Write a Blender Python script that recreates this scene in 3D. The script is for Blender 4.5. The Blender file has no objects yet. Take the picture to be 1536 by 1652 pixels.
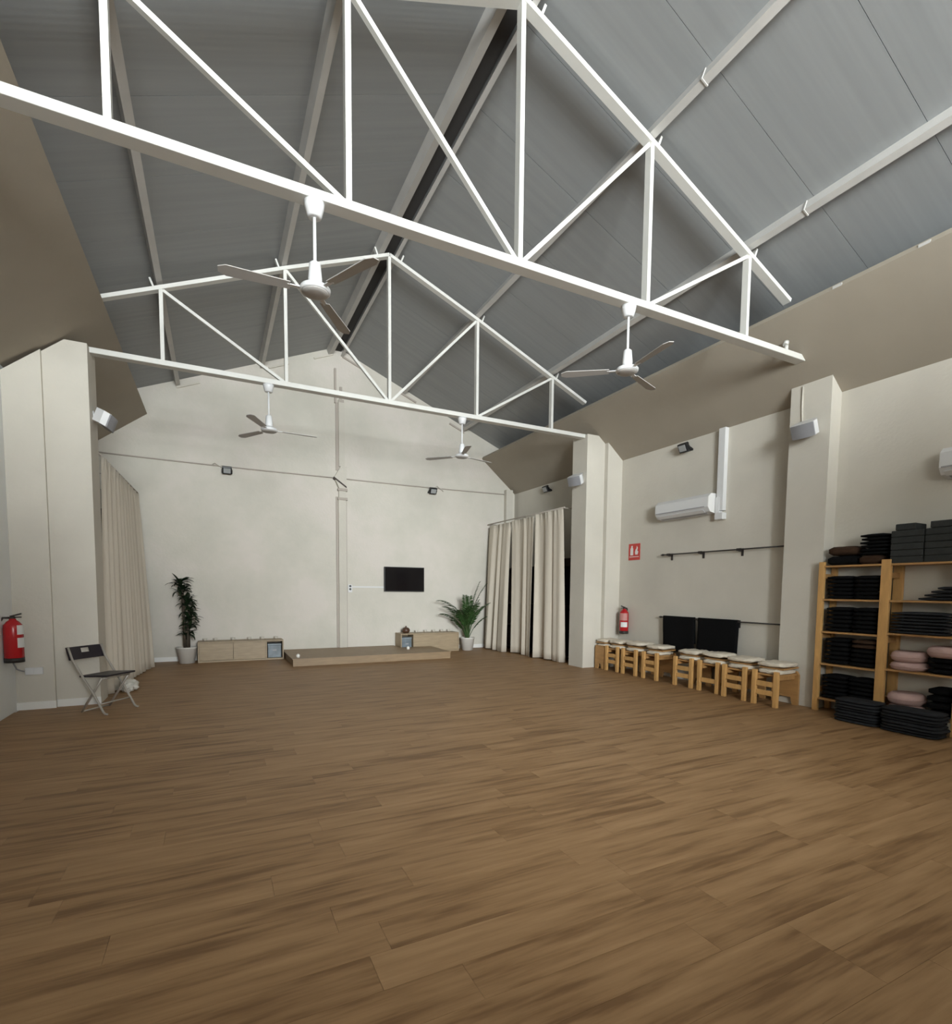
import bpy, bmesh, math, random
from mathutils import Vector, Matrix, Euler
S = bpy.context.scene
COL = S.collection
PI = math.pi
random.seed(7)

# ------------------------------------------------------------------ camera
cam_d = bpy.data.cameras.new('camera'); cam = bpy.data.objects.new('camera', cam_d); COL.objects.link(cam)
F, PX, PY, YAW, PITCH, ROLL = 841.175, 768.0, 1009.127, math.radians(26.539), math.radians(-3.866), math.radians(0.521)
fw = Vector((math.sin(YAW)*math.cos(PITCH), math.cos(YAW)*math.cos(PITCH), math.sin(PITCH)))
rt = Vector((math.cos(YAW), -math.sin(YAW), 0)); up = rt.cross(fw)
r2 = rt*math.cos(ROLL)+up*math.sin(ROLL); u2 = -rt*math.sin(ROLL)+up*math.cos(ROLL)
M = Matrix((r2, u2, -fw)).transposed().to_4x4(); M.translation = (0, 0, 1.4)
cam.matrix_world = M
cam_d.sensor_fit = 'HORIZONTAL'; cam_d.sensor_width = 36.0; cam_d.lens = F/1536*36
cam_d.shift_x = -(PX-768)/1536; cam_d.shift_y = (PY-826)/1536
cam_d.clip_start = 0.05; cam_d.clip_end = 100
S.camera = cam

# ------------------------------------------------------------------ world, light, exposure
w = bpy.data.worlds.new('sky'); S.world = w; w.use_nodes = True
w.node_tree.nodes['Background'].inputs[0].default_value = (0.75, 0.86, 1.0, 1)
w.node_tree.nodes['Background'].inputs[1].default_value = 1.0
S.view_settings.view_transform = 'Standard'; S.view_settings.look = 'None'
S.view_settings.gamma = 1.0; S.view_settings.use_curve_mapping = False
S.view_settings.exposure = 0.15
def area_light(name, loc, aim, sx, sy, power, color):
    d = bpy.data.lights.new(name, 'AREA'); d.shape = 'RECTANGLE'; d.size = sx; d.size_y = sy
    d.energy = power; d.color = color
    o = bpy.data.objects.new(name, d); COL.objects.link(o)
    o.location = loc; o.rotation_euler = (Vector(aim)-Vector(loc)).to_track_quat('-Z', 'Y').to_euler()
    return o
# daylight from behind the camera, set at an invented, unseen window
area_light('added_rear_daylight', (0.8, -7.9, 3.4), (2.6, 6.0, 4.3), 4.8, 3.0, 3750, (0.92, 0.98, 1.0))

# ------------------------------------------------------------------ materials
def mat(name, col, rough=0.6, metal=0.0, spec=0.5, noise=0.0, nscale=6.0, bump=0.0, bscale=40.0, nstretch=None):
    m = bpy.data.materials.new(name); m.use_nodes = True
    nt = m.node_tree; b = nt.nodes['Principled BSDF']
    b.inputs['Base Color'].default_value = (*col, 1); b.inputs['Roughness'].default_value = rough
    b.inputs['Metallic'].default_value = metal; b.inputs['Specular IOR Level'].default_value = spec
    if noise or bump:
        tc = nt.nodes.new('ShaderNodeTexCoord'); mp = nt.nodes.new('ShaderNodeMapping')
        nt.links.new(tc.outputs['Object'], mp.inputs[0])
        if nstretch: mp.inputs['Scale'].default_value = nstretch
    if noise:
        n = nt.nodes.new('ShaderNodeTexNoise'); n.inputs['Scale'].default_value = nscale; n.inputs['Detail'].default_value = 5
        nt.links.new(mp.outputs[0], n.inputs['Vector'])
        r = nt.nodes.new('ShaderNodeValToRGB')
        r.color_ramp.elements[0].position = 0.3; r.color_ramp.elements[1].position = 0.7
        r.color_ramp.elements[0].color = (*[c*(1-noise) for c in col], 1)
        r.color_ramp.elements[1].color = (*[min(1, c*(1+noise)) for c in col], 1)
        nt.links.new(n.outputs['Fac'], r.inputs[0]); nt.links.new(r.outputs[0], b.inputs['Base Color'])
    if bump:
        n2 = nt.nodes.new('ShaderNodeTexNoise'); n2.inputs['Scale'].default_value = bscale; n2.inputs['Detail'].default_value = 4
        nt.links.new(mp.outputs[0], n2.inputs['Vector'])
        bp = nt.nodes.new('ShaderNodeBump'); bp.inputs['Strength'].default_value = bump; bp.inputs['Distance'].default_value = 0.01
        nt.links.new(n2.outputs['Fac'], bp.inputs['Height']); nt.links.new(bp.outputs[0], b.inputs['Normal'])
    return m
def plaster_back():
    m = mat('patchy_plaster', (0.60, 0.56, 0.49), 0.85, bump=0.3, bscale=22); nt = m.node_tree; b = nt.nodes['Principled BSDF']; L = nt.links.new
    tc = nt.nodes.new('ShaderNodeTexCoord')
    n = nt.nodes.new('ShaderNodeTexNoise'); n.inputs['Scale'].default_value = 0.9; n.inputs['Detail'].default_value = 6; n.inputs['Roughness'].default_value = 0.6; L(tc.outputs['Object'], n.inputs['Vector'])
    r = nt.nodes.new('ShaderNodeValToRGB'); e = r.color_ramp.elements
    e[0].position = .35; e[0].color = (0.57, 0.545, 0.475, 1); e[1].position = .62; e[1].color = (0.655, 0.605, 0.545, 1)
    x = e.new(.50); x.color = (0.615, 0.58, 0.51, 1)
    L(n.outputs['Fac'], r.inputs[0]); L(r.outputs[0], b.inputs['Base Color']); return m
WALLB = plaster_back()
WALL = mat('beige_plaster', (0.585, 0.55, 0.48), 0.85, noise=0.07, nscale=1.1, bump=0.25, bscale=25)
WALLW = mat('cool_white_plaster', (0.80, 0.82, 0.81), 0.85, noise=0.03, nscale=1.3, bump=0.2, bscale=25)
SLOPE = mat('beige_board', (0.34, 0.298, 0.238), 0.85, noise=0.03, nscale=2.0, bump=0.1, bscale=30)
WHITE = mat('white_gloss_paint', (0.80, 0.79, 0.77), 0.4, noise=0.03, nscale=3)
BASEB = mat('white_baseboard', (0.80, 0.79, 0.76), 0.4)
STEEL = mat('cream_painted_steel', (0.64, 0.63, 0.59), 0.45, noise=0.04, nscale=3)
PURL = mat('galvanised_purlin', (0.50, 0.485, 0.46), 0.5, metal=0.0, noise=0.06, nscale=4)
DARKGAP = mat('ridge_void', (0.04, 0.037, 0.035), 0.9)
PLAST = mat('white_plastic', (0.68, 0.68, 0.68), 0.35)
GREYPL = mat('grey_plastic', (0.33, 0.33, 0.345), 0.5)
GRILLE = mat('speaker_grille', (0.27, 0.27, 0.285), 0.6, bump=0.4, bscale=300)
BLACK = mat('black_plastic', (0.012, 0.012, 0.013), 0.35)
BLACKM = mat('black_iron', (0.025, 0.02, 0.018), 0.5, noise=0.2, nscale=20)
SCREEN = mat('tv_screen', (0.006, 0.005, 0.006), 0.12)
GLASS = mat('lamp_glass', (0.35, 0.36, 0.36), 0.08)
RED = mat('red_enamel', (0.42, 0.012, 0.016), 0.22)
SIGNRED = mat('sign_red', (0.55, 0.045, 0.035), 0.4)
SIGNWHITE = mat('sign_white', (0.78, 0.74, 0.72), 0.5)
PAPER = mat('paper_label', (0.72, 0.72, 0.70), 0.5)
PAPER2 = mat('faded_red_label', (0.50, 0.22, 0.20), 0.5)
OAKV = mat('light_oak_laminate', (0.36, 0.275, 0.175), 0.5, noise=0.12, nscale=5, nstretch=(1, 8, 8))
OAKP = mat('oak_platform', (0.29, 0.20, 0.115), 0.5, noise=0.14, nscale=4, nstretch=(1, 7, 7))
PINE = mat('pine', (0.56, 0.32, 0.115), 0.5, noise=0.14, nscale=4, nstretch=(4, 4, 1))
PINED = mat('pine_board', (0.42, 0.23, 0.085), 0.5, noise=0.14, nscale=4, nstretch=(5, 1, 5))
DKWOOD = mat('dark_wood', (0.045, 0.028, 0.02), 0.6, noise=0.2, nscale=5, nstretch=(1, 1, 6))
FLEECE = mat('cream_sheepskin', (0.68, 0.61, 0.50), 0.95, noise=0.1, nscale=12, bump=0.9, bscale=70)
CURT = mat('ecru_curtain', (0.60, 0.54, 0.45), 0.9, bump=0.2, bscale=220)
CLOTHW = mat('white_cloth', (0.72, 0.69, 0.63), 0.95, bump=0.5, bscale=60)
BLKFAB = mat('black_fabric', (0.006, 0.006, 0.0065), 1.0, spec=0.1, bump=0.4, bscale=120)
GRYFAB = mat('charcoal_fabric', (0.024, 0.025, 0.028), 1.0, spec=0.15, noise=0.2, nscale=14, bump=0.5, bscale=90)
GRYFOAM = mat('grey_foam', (0.038, 0.040, 0.039), 0.95, spec=0.2, noise=0.12, nscale=20, bump=0.3, bscale=150)
BRNFAB = mat('brown_fabric', (0.045, 0.025, 0.015), 1.0, spec=0.15, noise=0.15, nscale=14, bump=0.4, bscale=90)
PINK = mat('dusty_pink_fabric', (0.50, 0.34, 0.31), 0.9, noise=0.06, nscale=10, bump=0.3, bscale=90)
CHAIRB = mat('black_chair_panel', (0.018, 0.013, 0.020), 0.4)
CHAIRS = mat('grey_chair_tube', (0.42, 0.385, 0.34), 0.35, metal=0.3)
LEAF1 = mat('dark_leaf', (0.012, 0.026, 0.010), 0.45, noise=0.3, nscale=6)
LEAF2 = mat('palm_leaf', (0.030, 0.072, 0.018), 0.5, noise=0.35, nscale=5)
STEMG = mat('palm_stem', (0.085, 0.10, 0.03), 0.6, noise=0.2, nscale=8)
CANE = mat('cane_bark', (0.06, 0.045, 0.03), 0.8, noise=0.2, nscale=12)
SOIL = mat('potting_soil', (0.03, 0.02, 0.014), 0.95, bump=0.8, bscale=60)
POTW = mat('white_pot', (0.70, 0.67, 0.62), 0.4)
BOWL = mat('brown_bowl', (0.085, 0.042, 0.025), 0.35)
FANBL = mat('fan_blade_grey', (0.40, 0.38, 0.36), 0.5)
CONDUIT = mat('painted_conduit', (0.42, 0.37, 0.32), 0.7)
CUBBYG = mat('grey_blue_box', (0.20, 0.235, 0.26), 0.25, noise=0.25, nscale=8)
CANDLE = mat('white_candle', (0.85, 0.83, 0.78), 0.4)
CGLASS = mat('frosted_cup', (0.58, 0.54, 0.47), 0.3)
PANE = bpy.data.materials.new('window_pane'); PANE.use_nodes = True
_b = PANE.node_tree.nodes['Principled BSDF']; _b.inputs['Transmission Weight'].default_value = 1; _b.inputs['Roughness'].default_value = 0.02

def roof_material():
    m = mat('grey_roof_sheet', (0.25, 0.26, 0.262), 0.5, metal=0.1)
    nt = m.node_tree; b = nt.nodes['Principled BSDF']
    g = nt.nodes.new('ShaderNodeNewGeometry'); sp = nt.nodes.new('ShaderNodeSeparateXYZ'); nt.links.new(g.outputs['Position'], sp.inputs[0])
    mu = nt.nodes.new('ShaderNodeMath'); mu.operation = 'MULTIPLY'; mu.inputs[1].default_value = 2*PI/0.05
    nt.links.new(sp.outputs['Y'], mu.inputs[0])
    si = nt.nodes.new('ShaderNodeMath'); si.operation = 'SINE'; nt.links.new(mu.outputs[0], si.inputs[0])
    bp = nt.nodes.new('ShaderNodeBump'); bp.inputs['Strength'].default_value = 0.06; bp.inputs['Distance'].default_value = 0.002
    nt.links.new(si.outputs[0], bp.inputs['Height']); nt.links.new(bp.outputs[0], b.inputs['Normal'])
    n = nt.nodes.new('ShaderNodeTexNoise'); n.inputs['Scale'].default_value = 1.0; n.inputs['Detail'].default_value = 6
    mp = nt.nodes.new('ShaderNodeMapping'); mp.inputs['Scale'].default_value = (0.6, 14, 0.6)
    nt.links.new(g.outputs['Position'], mp.inputs[0]); nt.links.new(mp.outputs[0], n.inputs['Vector'])
    r = nt.nodes.new('ShaderNodeValToRGB')
    r.color_ramp.elements[0].position = 0.3; r.color_ramp.elements[0].color = (0.262, 0.272, 0.274, 1)
    r.color_ramp.elements[1].position = 0.7; r.color_ramp.elements[1].color = (0.296, 0.306, 0.308, 1)
    nt.links.new(n.outputs['Fac'], r.inputs[0]); nt.links.new(r.outputs[0], b.inputs['Base Color'])
    return m
ROOF = roof_material()

def floor_material():
    m = mat('oak_plank_laminate', (0.2, 0.14, 0.08), 0.5)
    nt = m.node_tree; b = nt.nodes['Principled BSDF']; L = nt.links.new
    g = nt.nodes.new('ShaderNodeNewGeometry'); oi = nt.nodes.new('ShaderNodeObjectInfo')
    # each plank shifts the grain by its own random number
    cx = nt.nodes.new('ShaderNodeCombineXYZ'); ml = nt.nodes.new('ShaderNodeMath'); ml.operation = 'MULTIPLY'; ml.inputs[1].default_value = 37.0
    L(oi.outputs['Random'], ml.inputs[0]); L(ml.outputs[0], cx.inputs['Z'])
    ad = nt.nodes.new('ShaderNodeVectorMath'); ad.operation = 'ADD'; L(g.outputs['Position'], ad.inputs[0]); L(cx.outputs[0], ad.inputs[1])
    def noise(scale, sc, detail=4, rough=0.55):
        mp = nt.nodes.new('ShaderNodeMapping'); mp.inputs['Scale'].default_value = scale; L(ad.outputs[0], mp.inputs[0])
        n = nt.nodes.new('ShaderNodeTexNoise'); n.inputs['Scale'].default_value = sc; n.inputs['Detail'].default_value = detail; n.inputs['Roughness'].default_value = rough
        L(mp.outputs[0], n.inputs['Vector']); return n
    n1 = noise((1.0, 9.0, 1.0), 1.5, 3); n2 = noise((1.0, 16.0, 1.0), 2.2, 5, 0.65)
    r1 = nt.nodes.new('ShaderNodeValToRGB')
    e = r1.color_ramp.elements
    e[0].position = 0.36; e[0].color = (0.185, 0.100, 0.043, 1); e[1].position = 0.64; e[1].color = (0.37, 0.225, 0.112, 1)
    x = r1.color_ramp.elements.new(0.48); x.color = (0.295, 0.172, 0.080, 1)
    mx = nt.nodes.new('ShaderNodeMath'); mx.operation = 'MULTIPLY_ADD'; mx.inputs[1].default_value = 0.35
    sc = nt.nodes.new('ShaderNodeMath'); sc.operation = 'MULTIPLY'; sc.inputs[1].default_value = 0.65
    L(n1.outputs['Fac'], sc.inputs[0]); L(n2.outputs['Fac'], mx.inputs[0]); L(sc.outputs[0], mx.inputs[2])
    # plank tone
    pt = nt.nodes.new('ShaderNodeMath'); pt.operation = 'MULTIPLY_ADD'; pt.inputs[1].default_value = 0.10
    sb = nt.nodes.new('ShaderNodeMath'); sb.operation = 'SUBTRACT'; sb.inputs[1].default_value = 0.5
    L(oi.outputs['Random'], sb.inputs[0]); L(sb.outputs[0], pt.inputs[0]); L(mx.outputs[0], pt.inputs[2])
    L(pt.outputs[0], r1.inputs[0]); L(r1.outputs[0], b.inputs['Base Color'])
    bp = nt.nodes.new('ShaderNodeBump'); bp.inputs['Strength'].default_value = 0.08; bp.inputs['Distance'].default_value = 0.004
    L(n2.outputs['Fac'], bp.inputs['Height']); L(bp.outputs[0], b.inputs['Normal'])
    b.inputs['Specular IOR Level'].default_value = 0.25
    return m
FLOOR = floor_material()

# ------------------------------------------------------------------ mesh helpers
def bx(bm, c, s, R=None, bevel=0.0):
    r = bmesh.ops.create_cube(bm, size=1.0); vs = r['verts']
    bmesh.ops.scale(bm, vec=s, verts=vs)
    if bevel:
        es = list({e for v in vs for e in v.link_edges})
        rr = bmesh.ops.bevel(bm, geom=es, offset=bevel, segments=2, affect='EDGES', profile=0.5)
        vs = list({v for f in rr['faces'] for v in f.verts} | {v for v in vs if v.is_valid})
    if R is not None: bmesh.ops.rotate(bm, cent=(0, 0, 0), matrix=R, verts=vs)
    bmesh.ops.translate(bm, vec=c, verts=vs); return vs
def lohi(bm, a, b, bevel=0.0):
    return bx(bm, [(a[i]+b[i])/2 for i in range(3)], [abs(b[i]-a[i]) for i in range(3)], None, bevel)
def beam(bm, p, q, wid, dep, ref=(0, 1, 0), bevel=0.0):
    """bar from p to q; dep is measured along ref, wid across it"""
    p, q, ref = Vector(p), Vector(q), Vector(ref); d = q-p; L = d.length; d.normalize()
    y = (ref-d*ref.dot(d)).normalized(); x = y.cross(d)
    R = Matrix((x, y, d)).transposed()
    return bx(bm, (p+q)/2, (wid, dep, L), R, bevel)
def tube(bm, pts, r, seg=10, caps=True):
    pts = [Vector(p) for p in pts]; n = len(pts); rings = []
    prev = None
    for i, p in enumerate(pts):
        t = (pts[min(i+1, n-1)]-pts[max(i-1, 0)]).normalized()
        a = prev if prev is not None else (Vector((0, 0, 1)) if abs(t.z) < 0.9 else Vector((1, 0, 0)))
        x = (a-t*a.dot(t)).normalized(); y = t.cross(x); prev = x
        rr = r[i] if isinstance(r, (list, tuple)) else r
        rings.append([bm.verts.new(p+(x*math.cos(2*PI*k/seg)+y*math.sin(2*PI*k/seg))*rr) for k in range(seg)])
    for i in range(n-1):
        for k in range(seg):
            f = bm.faces.new((rings[i][k], rings[i][(k+1) % seg], rings[i+1][(k+1) % seg], rings[i+1][k])); f.smooth = True
    if caps: bm.faces.new(rings[0][::-1]); bm.faces.new(rings[-1])
def lathe(bm, prof, c=(0, 0, 0), seg=24, sx=1.0, sy=1.0, smooth=True):
    c = Vector(c); rings = []
    for r, z in prof:
        if r < 1e-5: rings.append([bm.verts.new(c+Vector((0, 0, z)))])
        else: rings.append([bm.verts.new(c+Vector((r*sx*math.cos(2*PI*k/seg), r*sy*math.sin(2*PI*k/seg), z))) for k in range(seg)])
    for a, b in zip(rings, rings[1:]):
        for k in range(seg):
            if len(a) == 1 and len(b) == 1: continue
            if len(a) == 1: f = bm.faces.new((a[0], b[(k+1) % seg], b[k]))
            elif len(b) == 1: f = bm.faces.new((a[k], a[(k+1) % seg], b[0]))
            else: f = bm.faces.new((a[k], a[(k+1) % seg], b[(k+1) % seg], b[k]))
            f.smooth = smooth
    if len(rings[0]) > 1: bm.faces.new(rings[0][::-1])
    if len(rings[-1]) > 1: bm.faces.new(rings[-1])
def prism(bm, poly, axis, a, b):
    """extrude a closed 2-D polygon along an axis from a to b"""
    def P(u, v, t):
        return {'x': (t, u, v), 'y': (u, t, v), 'z': (u, v, t)}[axis]
    A = [bm.verts.new(P(u, v, a)) for u, v in poly]; B = [bm.verts.new(P(u, v, b)) for u, v in poly]; n = len(poly)
    bm.faces.new(A); bm.faces.new(B[::-1])
    for i in range(n): bm.faces.new((A[i], B[i], B[(i+1) % n], A[(i+1) % n]))
def NB(): return bmesh.new()
def obj(name, bm, m, parent=None, **props):
    bmesh.ops.recalc_face_normals(bm, faces=bm.faces)
    me = bpy.data.meshes.new(name); bm.to_mesh(me); bm.free()
    o = bpy.data.objects.new(name, me); COL.objects.link(o)
    me.materials.append(m)
    if parent is not None: o.parent = parent
    for k, v in props.items(): o[k] = v
    return o
def box(name, a, b, m, parent=None, bevel=0.0, **props):
    bm = NB(); lohi(bm, a, b, bevel); return obj(name, bm, m, parent, **props)
def thing(name, label, cat, loc=(0, 0, 0), rz=0.0, group=None):
    o = bpy.data.objects.new(name, None); COL.objects.link(o); o.empty_display_size = 0.1
    o.location = loc; o.rotation_euler = (0, 0, rz); o['label'] = label; o['category'] = cat
    if group: o['group'] = group
    return o
def tag(o, label, cat, group=None):
    o['label'] = label; o['category'] = cat
    if group: o['group'] = group
    return o
def dup(root, loc, rz=None, label=None, group=None):
    def cp(o, par):
        c = o.copy(); COL.objects.link(c); c.parent = par
        for ch in [x for x in bpy.data.objects if x.parent == o]: cp(ch, c)
        return c
    r = cp(root, None); r.location = loc
    if rz is not None: r.rotation_euler = (0, 0, rz)
    if label: r['label'] = label
    if group: r['group'] = group
    return r
def lookrot(o, d, up='Y'): o.rotation_euler = Vector(d).to_track_quat('-Y', 'Z').to_euler()

# ------------------------------------------------------------------ dimensions (metres)
XL, XR, YB, YF = -2.03, 6.72, 11.37, -8.0          # side walls, end wall, wall behind the camera
XM = 2.38; APEX = 6.43; SL = 0.41                  # roof ridge and slope
ZW = 3.79                                          # side walls meet the sloped boards here
Y1, Y2, ZB = 4.02, 7.73, 4.17                      # trusses and their bottom chords
def roofz(x): return APEX-SL*abs(x-XM)

# ------------------------------------------------------------------ floor
floor = box('floor', (XL-.1, YF-.1, -0.12), (XR+.1, YB+.1, -0.012), OAKP, kind='structure')
PW, PLN = 0.19, 1.22
rows = int((YB-YF)/PW)+1; far = NB(); meshes = {}
rnd = random.Random(3)
for i in range(rows):
    y0 = YF+i*PW; y1 = min(y0+PW, YB)
    off = rnd.random()*PLN; x = XL-off
    while x < XR:
        a, b = max(x, XL), min(x+PLN, XR); x += PLN
        if b-a < 0.03: continue
        inview = 0.6 < y0 < 6.1 and (b-0.0) > -0.45*y0-0.6
        if not inview or (y1-y0) < PW-1e-4:
            lohi(far, (a+.0006, y0+.0006, -.012), (b-.0006, y1-.0006, 0.0)); continue
        ln = round(b-a, 3)
        if ln not in meshes:
            bm = NB(); bx(bm, (0, 0, -.006), (ln-.0012, PW-.0012, .012)); 
            me = bpy.data.meshes.new('plank'); bm.to_mesh(me); bm.free(); me.materials.append(FLOOR); meshes[ln] = me
        o = bpy.data.objects.new('plank', meshes[ln]); COL.objects.link(o); o.parent = floor; o.location = ((a+b)/2, (y0+y1)/2, 0)
obj('far_planks', far, FLOOR, floor, kind='stuff')

# ------------------------------------------------------------------ walls
def gable_poly(): return [(XL-.3, -.1), (XR+.3, -.1), (XR+.3, roofz(XR+.3)), (XM, APEX), (XL-.3, roofz(XL-.3))]
bm = NB(); prism(bm, gable_poly(), 'y', YB, YB+.25); wall_back = obj('wall_back', bm, WALLB, kind='structure')
wall_right = box('wall_right', (XR, YF, -.1), (XR+.25, YB, roofz(XR)), WALL, kind='structure')
wall_left = box('wall_left', (XL-.25, YF, -.1), (XL, YB, roofz(XL)), WALLW, kind='structure')
# the wall behind the camera with one wide window, invented to let the daylight in
wf = NB(); zt = roofz(XL)
lohi(wf, (XL, YF-.2, -.1), (-1.6, YF, zt)); lohi(wf, (3.2, YF-.2, -.1), (XR, YF, zt)); lohi(wf, (-1.6, YF-.2, -.1), (3.2, YF, 1.7)); prism(wf, [(XL, zt), (XM, APEX), (XR, zt)], 'y', YF-.2, YF)
obj('wall_front', wf, WALL, kind='structure')
window = bpy.data.objects.new('added_window_1', None); COL.objects.link(window); window['kind'] = 'structure'
for x in (-1.6, -.4, .8, 2.0, 3.2): box('window_bar', (x-.03, YF-.14, 1.7), (x+.03, YF-.06, zt), WHITE, window)
for z in (1.7, zt-.06): box('window_bar', (-1.6, YF-.14, z), (3.2, YF-.06, z+.06), WHITE, window)
for x in (-1.6, -.4, .8, 2.0): box('pane', (x+.03, YF-.105, 1.76), (x+1.17, YF-.095, zt-.06), PANE, window)

# unseen partition with an opening, added behind the camera to shade near floor and walls
pt = NB(); lohi(pt, (XL, -1.9, -.1), (.35, -1.75, 3.4)); lohi(pt, (3.0, -1.9, -.1), (XR, -1.75, 3.6)); lohi(pt, (.1, -1.9, -.1), (3.0, -1.75, 1.45))
obj('added_shading_wall', pt, WALL, kind='structure')

# sloped boards between the side walls and the roof
def slope_poly(s):
    x0, x1 = (5.80, XR) if s > 0 else (2*XM-5.80, XL)
    n = .05
    return [(x1, ZW), (x0, 4.545), (x0+s*.02, 4.545+n), (x1, ZW+n+.02)]
bm = NB(); prism(bm, slope_poly(1), 'y', YF, YB); obj('trim_1', bm, SLOPE, kind='structure')
bm = NB(); prism(bm, slope_poly(-1), 'y', YF, YB); obj('trim_2', bm, SLOPE, kind='structure')

for yy, lab in ((3.36, 'small pale clip on the edge of the sloped board nearer the truss'), (2.62, 'small pale clip on the edge of the sloped board nearer the picture corner')):
    tag(box('edge_clip', (5.80, yy-.045, 4.548), (5.83, yy+.045, 4.575), PURL), lab, 'clip')

# roof: one child per metal sheet
ceiling = bpy.data.objects.new('ceiling', None); COL.objects.link(ceiling); ceiling['kind'] = 'structure'
PWD = 0.905; y = 3.32-PWD*8
shared = {}
while y < YB+.2:
    for s in (1, -1):
        if s not in shared:
            bm = NB(); x0, x1 = XM, (XR+.3 if s > 0 else XL-.3)
            pr = [(x0-XM, APEX), (x1-XM, roofz(x1)), (x1-XM, roofz(x1)+.06), (x0-XM, APEX+.06)]
            prism(bm, pr, 'y', 0.0022, PWD-.0022)
            shared[s] = obj('roof_sheet', bm, ROOF, ceiling); o = shared[s]
        else:
            o = shared[s].copy(); COL.objects.link(o)
        o.location = (XM, y, 0)
    y += PWD
bm = NB(); prism(bm, [(XL-.4, roofz(XL-.4)+.065), (XM, APEX+.065), (XR+.4, roofz(XR+.4)+.065), (XR+.4, roofz(XR+.4)+.12), (XM, APEX+.12), (XL-.4, roofz(XL-.4)+.12)], 'y', YF-.3, YB+.3)
obj('roof_underlay', bm, DARKGAP, ceiling)

# purlins
def purlin(x, hgt, wid, label, joints=True):
    r = thing('purlin', label, 'beam', (x, 4, roofz(x)))
    n = Vector((SL*(1 if x > XM else -1), 0, 1)).normalized()
    bm = NB(); c = Vector((0, 0, 0))-n*hgt/2
    beam(bm, c+Vector((0, YF-4, 0)), c+Vector((0, YB-4.045, 0)), wid, hgt, ref=n)
    obj('rail', bm, PURL, r)
    if joints:
        for yy in (3.38,):
            b2 = NB(); beam(b2, c-n*.002+Vector((0, yy-4, 0)), c-n*.002+Vector((0, yy-4+.012, 0)), wid+.014, hgt+.01, ref=n)
            obj('joint_plate', b2, PURL, r)
    return r
purlin(XM+1.475, .105, .07, 'pale steel purlin along the brighter roof slope, next below the ridge')
purlin(XM+2.93, .105, .07, 'pale steel purlin along the brighter roof slope, nearest the shelving side')
purlin(XM-1.50, .105, .07, 'shaded steel purlin on the darker roof slope, next below the ridge', False)
purlin(XM-2.95, .105, .07, 'shaded steel purlin on the darker roof slope, nearest the folding chair side', False)
r = thing('ridge_beam', 'pair of grey steel purlins with a dark gap under the roof ridge', 'beam', (XM, 4, APEX))
for s, wd in ((-1, .10), (1, .05)):
    bm = NB(); beam(bm, (s*.12-(0 if s > 0 else .03), YF-4, -.115), (s*.12-(0 if s > 0 else .03), YB-4, -.115), wd, .13, ref=(SL*s, 0, 1)); obj('rail', bm, PURL, r)
bm = NB(); lohi(bm, (-.09, YF-4, -.075), (.09, YB-4, -.055)); obj('ridge_gap_shade', bm, DARKGAP, r)  # near-black sheet puts the shade of the ridge gap into colour

# ------------------------------------------------------------------ trusses
def truss(y, label, xl, xr):
    t = thing('roof_truss', label, 'truss', (XM, y, ZB))
    def P(x, z): return (x-XM, 0, z-ZB)
    A, B = 1.45, 2.90; ZA, ZBB, ZT = 5.69, 5.07, 6.27
    def ztop(x): return ZT-(ZT-ZA)/A*abs(x-XM) if abs(x-XM) < A else ZA-(ZA-ZBB)/(B-A)*(abs(x-XM)-A)
    bm = NB(); beam(bm, P(xl, ZB), P(xr, ZB), .065, .12, ref=(0, 1, 0), bevel=.006); obj('bottom_chord', bm, STEEL, t)
    for s in (-1, 1):
        bm = NB(); e = 3.62; beam(bm, P(XM, ZT), P(XM+s*A, ZA), .045, .09); obj('top_chord', bm, STEEL, t)
        bm = NB(); beam(bm, P(XM+s*A, ZA), P(XM+s*e, ztop(XM+s*e)), .045, .09); obj('top_chord', bm, STEEL, t)
    for x in (-B, -A, 0, A, B):
        bm = NB(); beam(bm, P(XM+x, ZB+.03), P(XM+x, ztop(XM+x)), .042, .075); obj('post', bm, STEEL, t)
    for s in (-1, 1):
        bm = NB(); beam(bm, P(XM+s*.03, ZB+.035), P(XM+s*(A-.02), ZA-.02), .036, .045); obj('diagonal', bm, STEEL, t)
        bm = NB(); beam(bm, P(XM+s*(A+.03), ZB+.035), P(XM+s*(B-.02), ZBB-.02), .036, .045); obj('diagonal', bm, STEEL, t)
    for x in (-B, -A, -.1, .1, A, B):
        s = 1 if x > 0 else -1; n = Vector((s*.39, 0, 1)).normalized(); d = Vector((s, 0, -.39)).normalized()
        c = Vector(P(XM+x, ztop(XM+x)))+d*.075
        bm = NB(); beam(bm, c, c+n*.125, .022, .07); obj('cleat', bm, STEEL, t)
    return t
t1 = truss(Y1, 'cream steel roof truss nearest the camera, cut by the top of the picture', XL, 6.30)
bm = NB(); tube(bm, [(6.02-XM, 0, .03), (6.02-XM, 0, .11)], .022, 8); tube(bm, [(6.0-XM, 0, .11), (6.02-XM, 0, .15)], .03, 8)
obj('end_bolt', bm, STEEL, t1)
truss(Y2, 'cream steel roof truss farther off, resting on the two pillars of the back bay', -1.30, 6.0)
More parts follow.
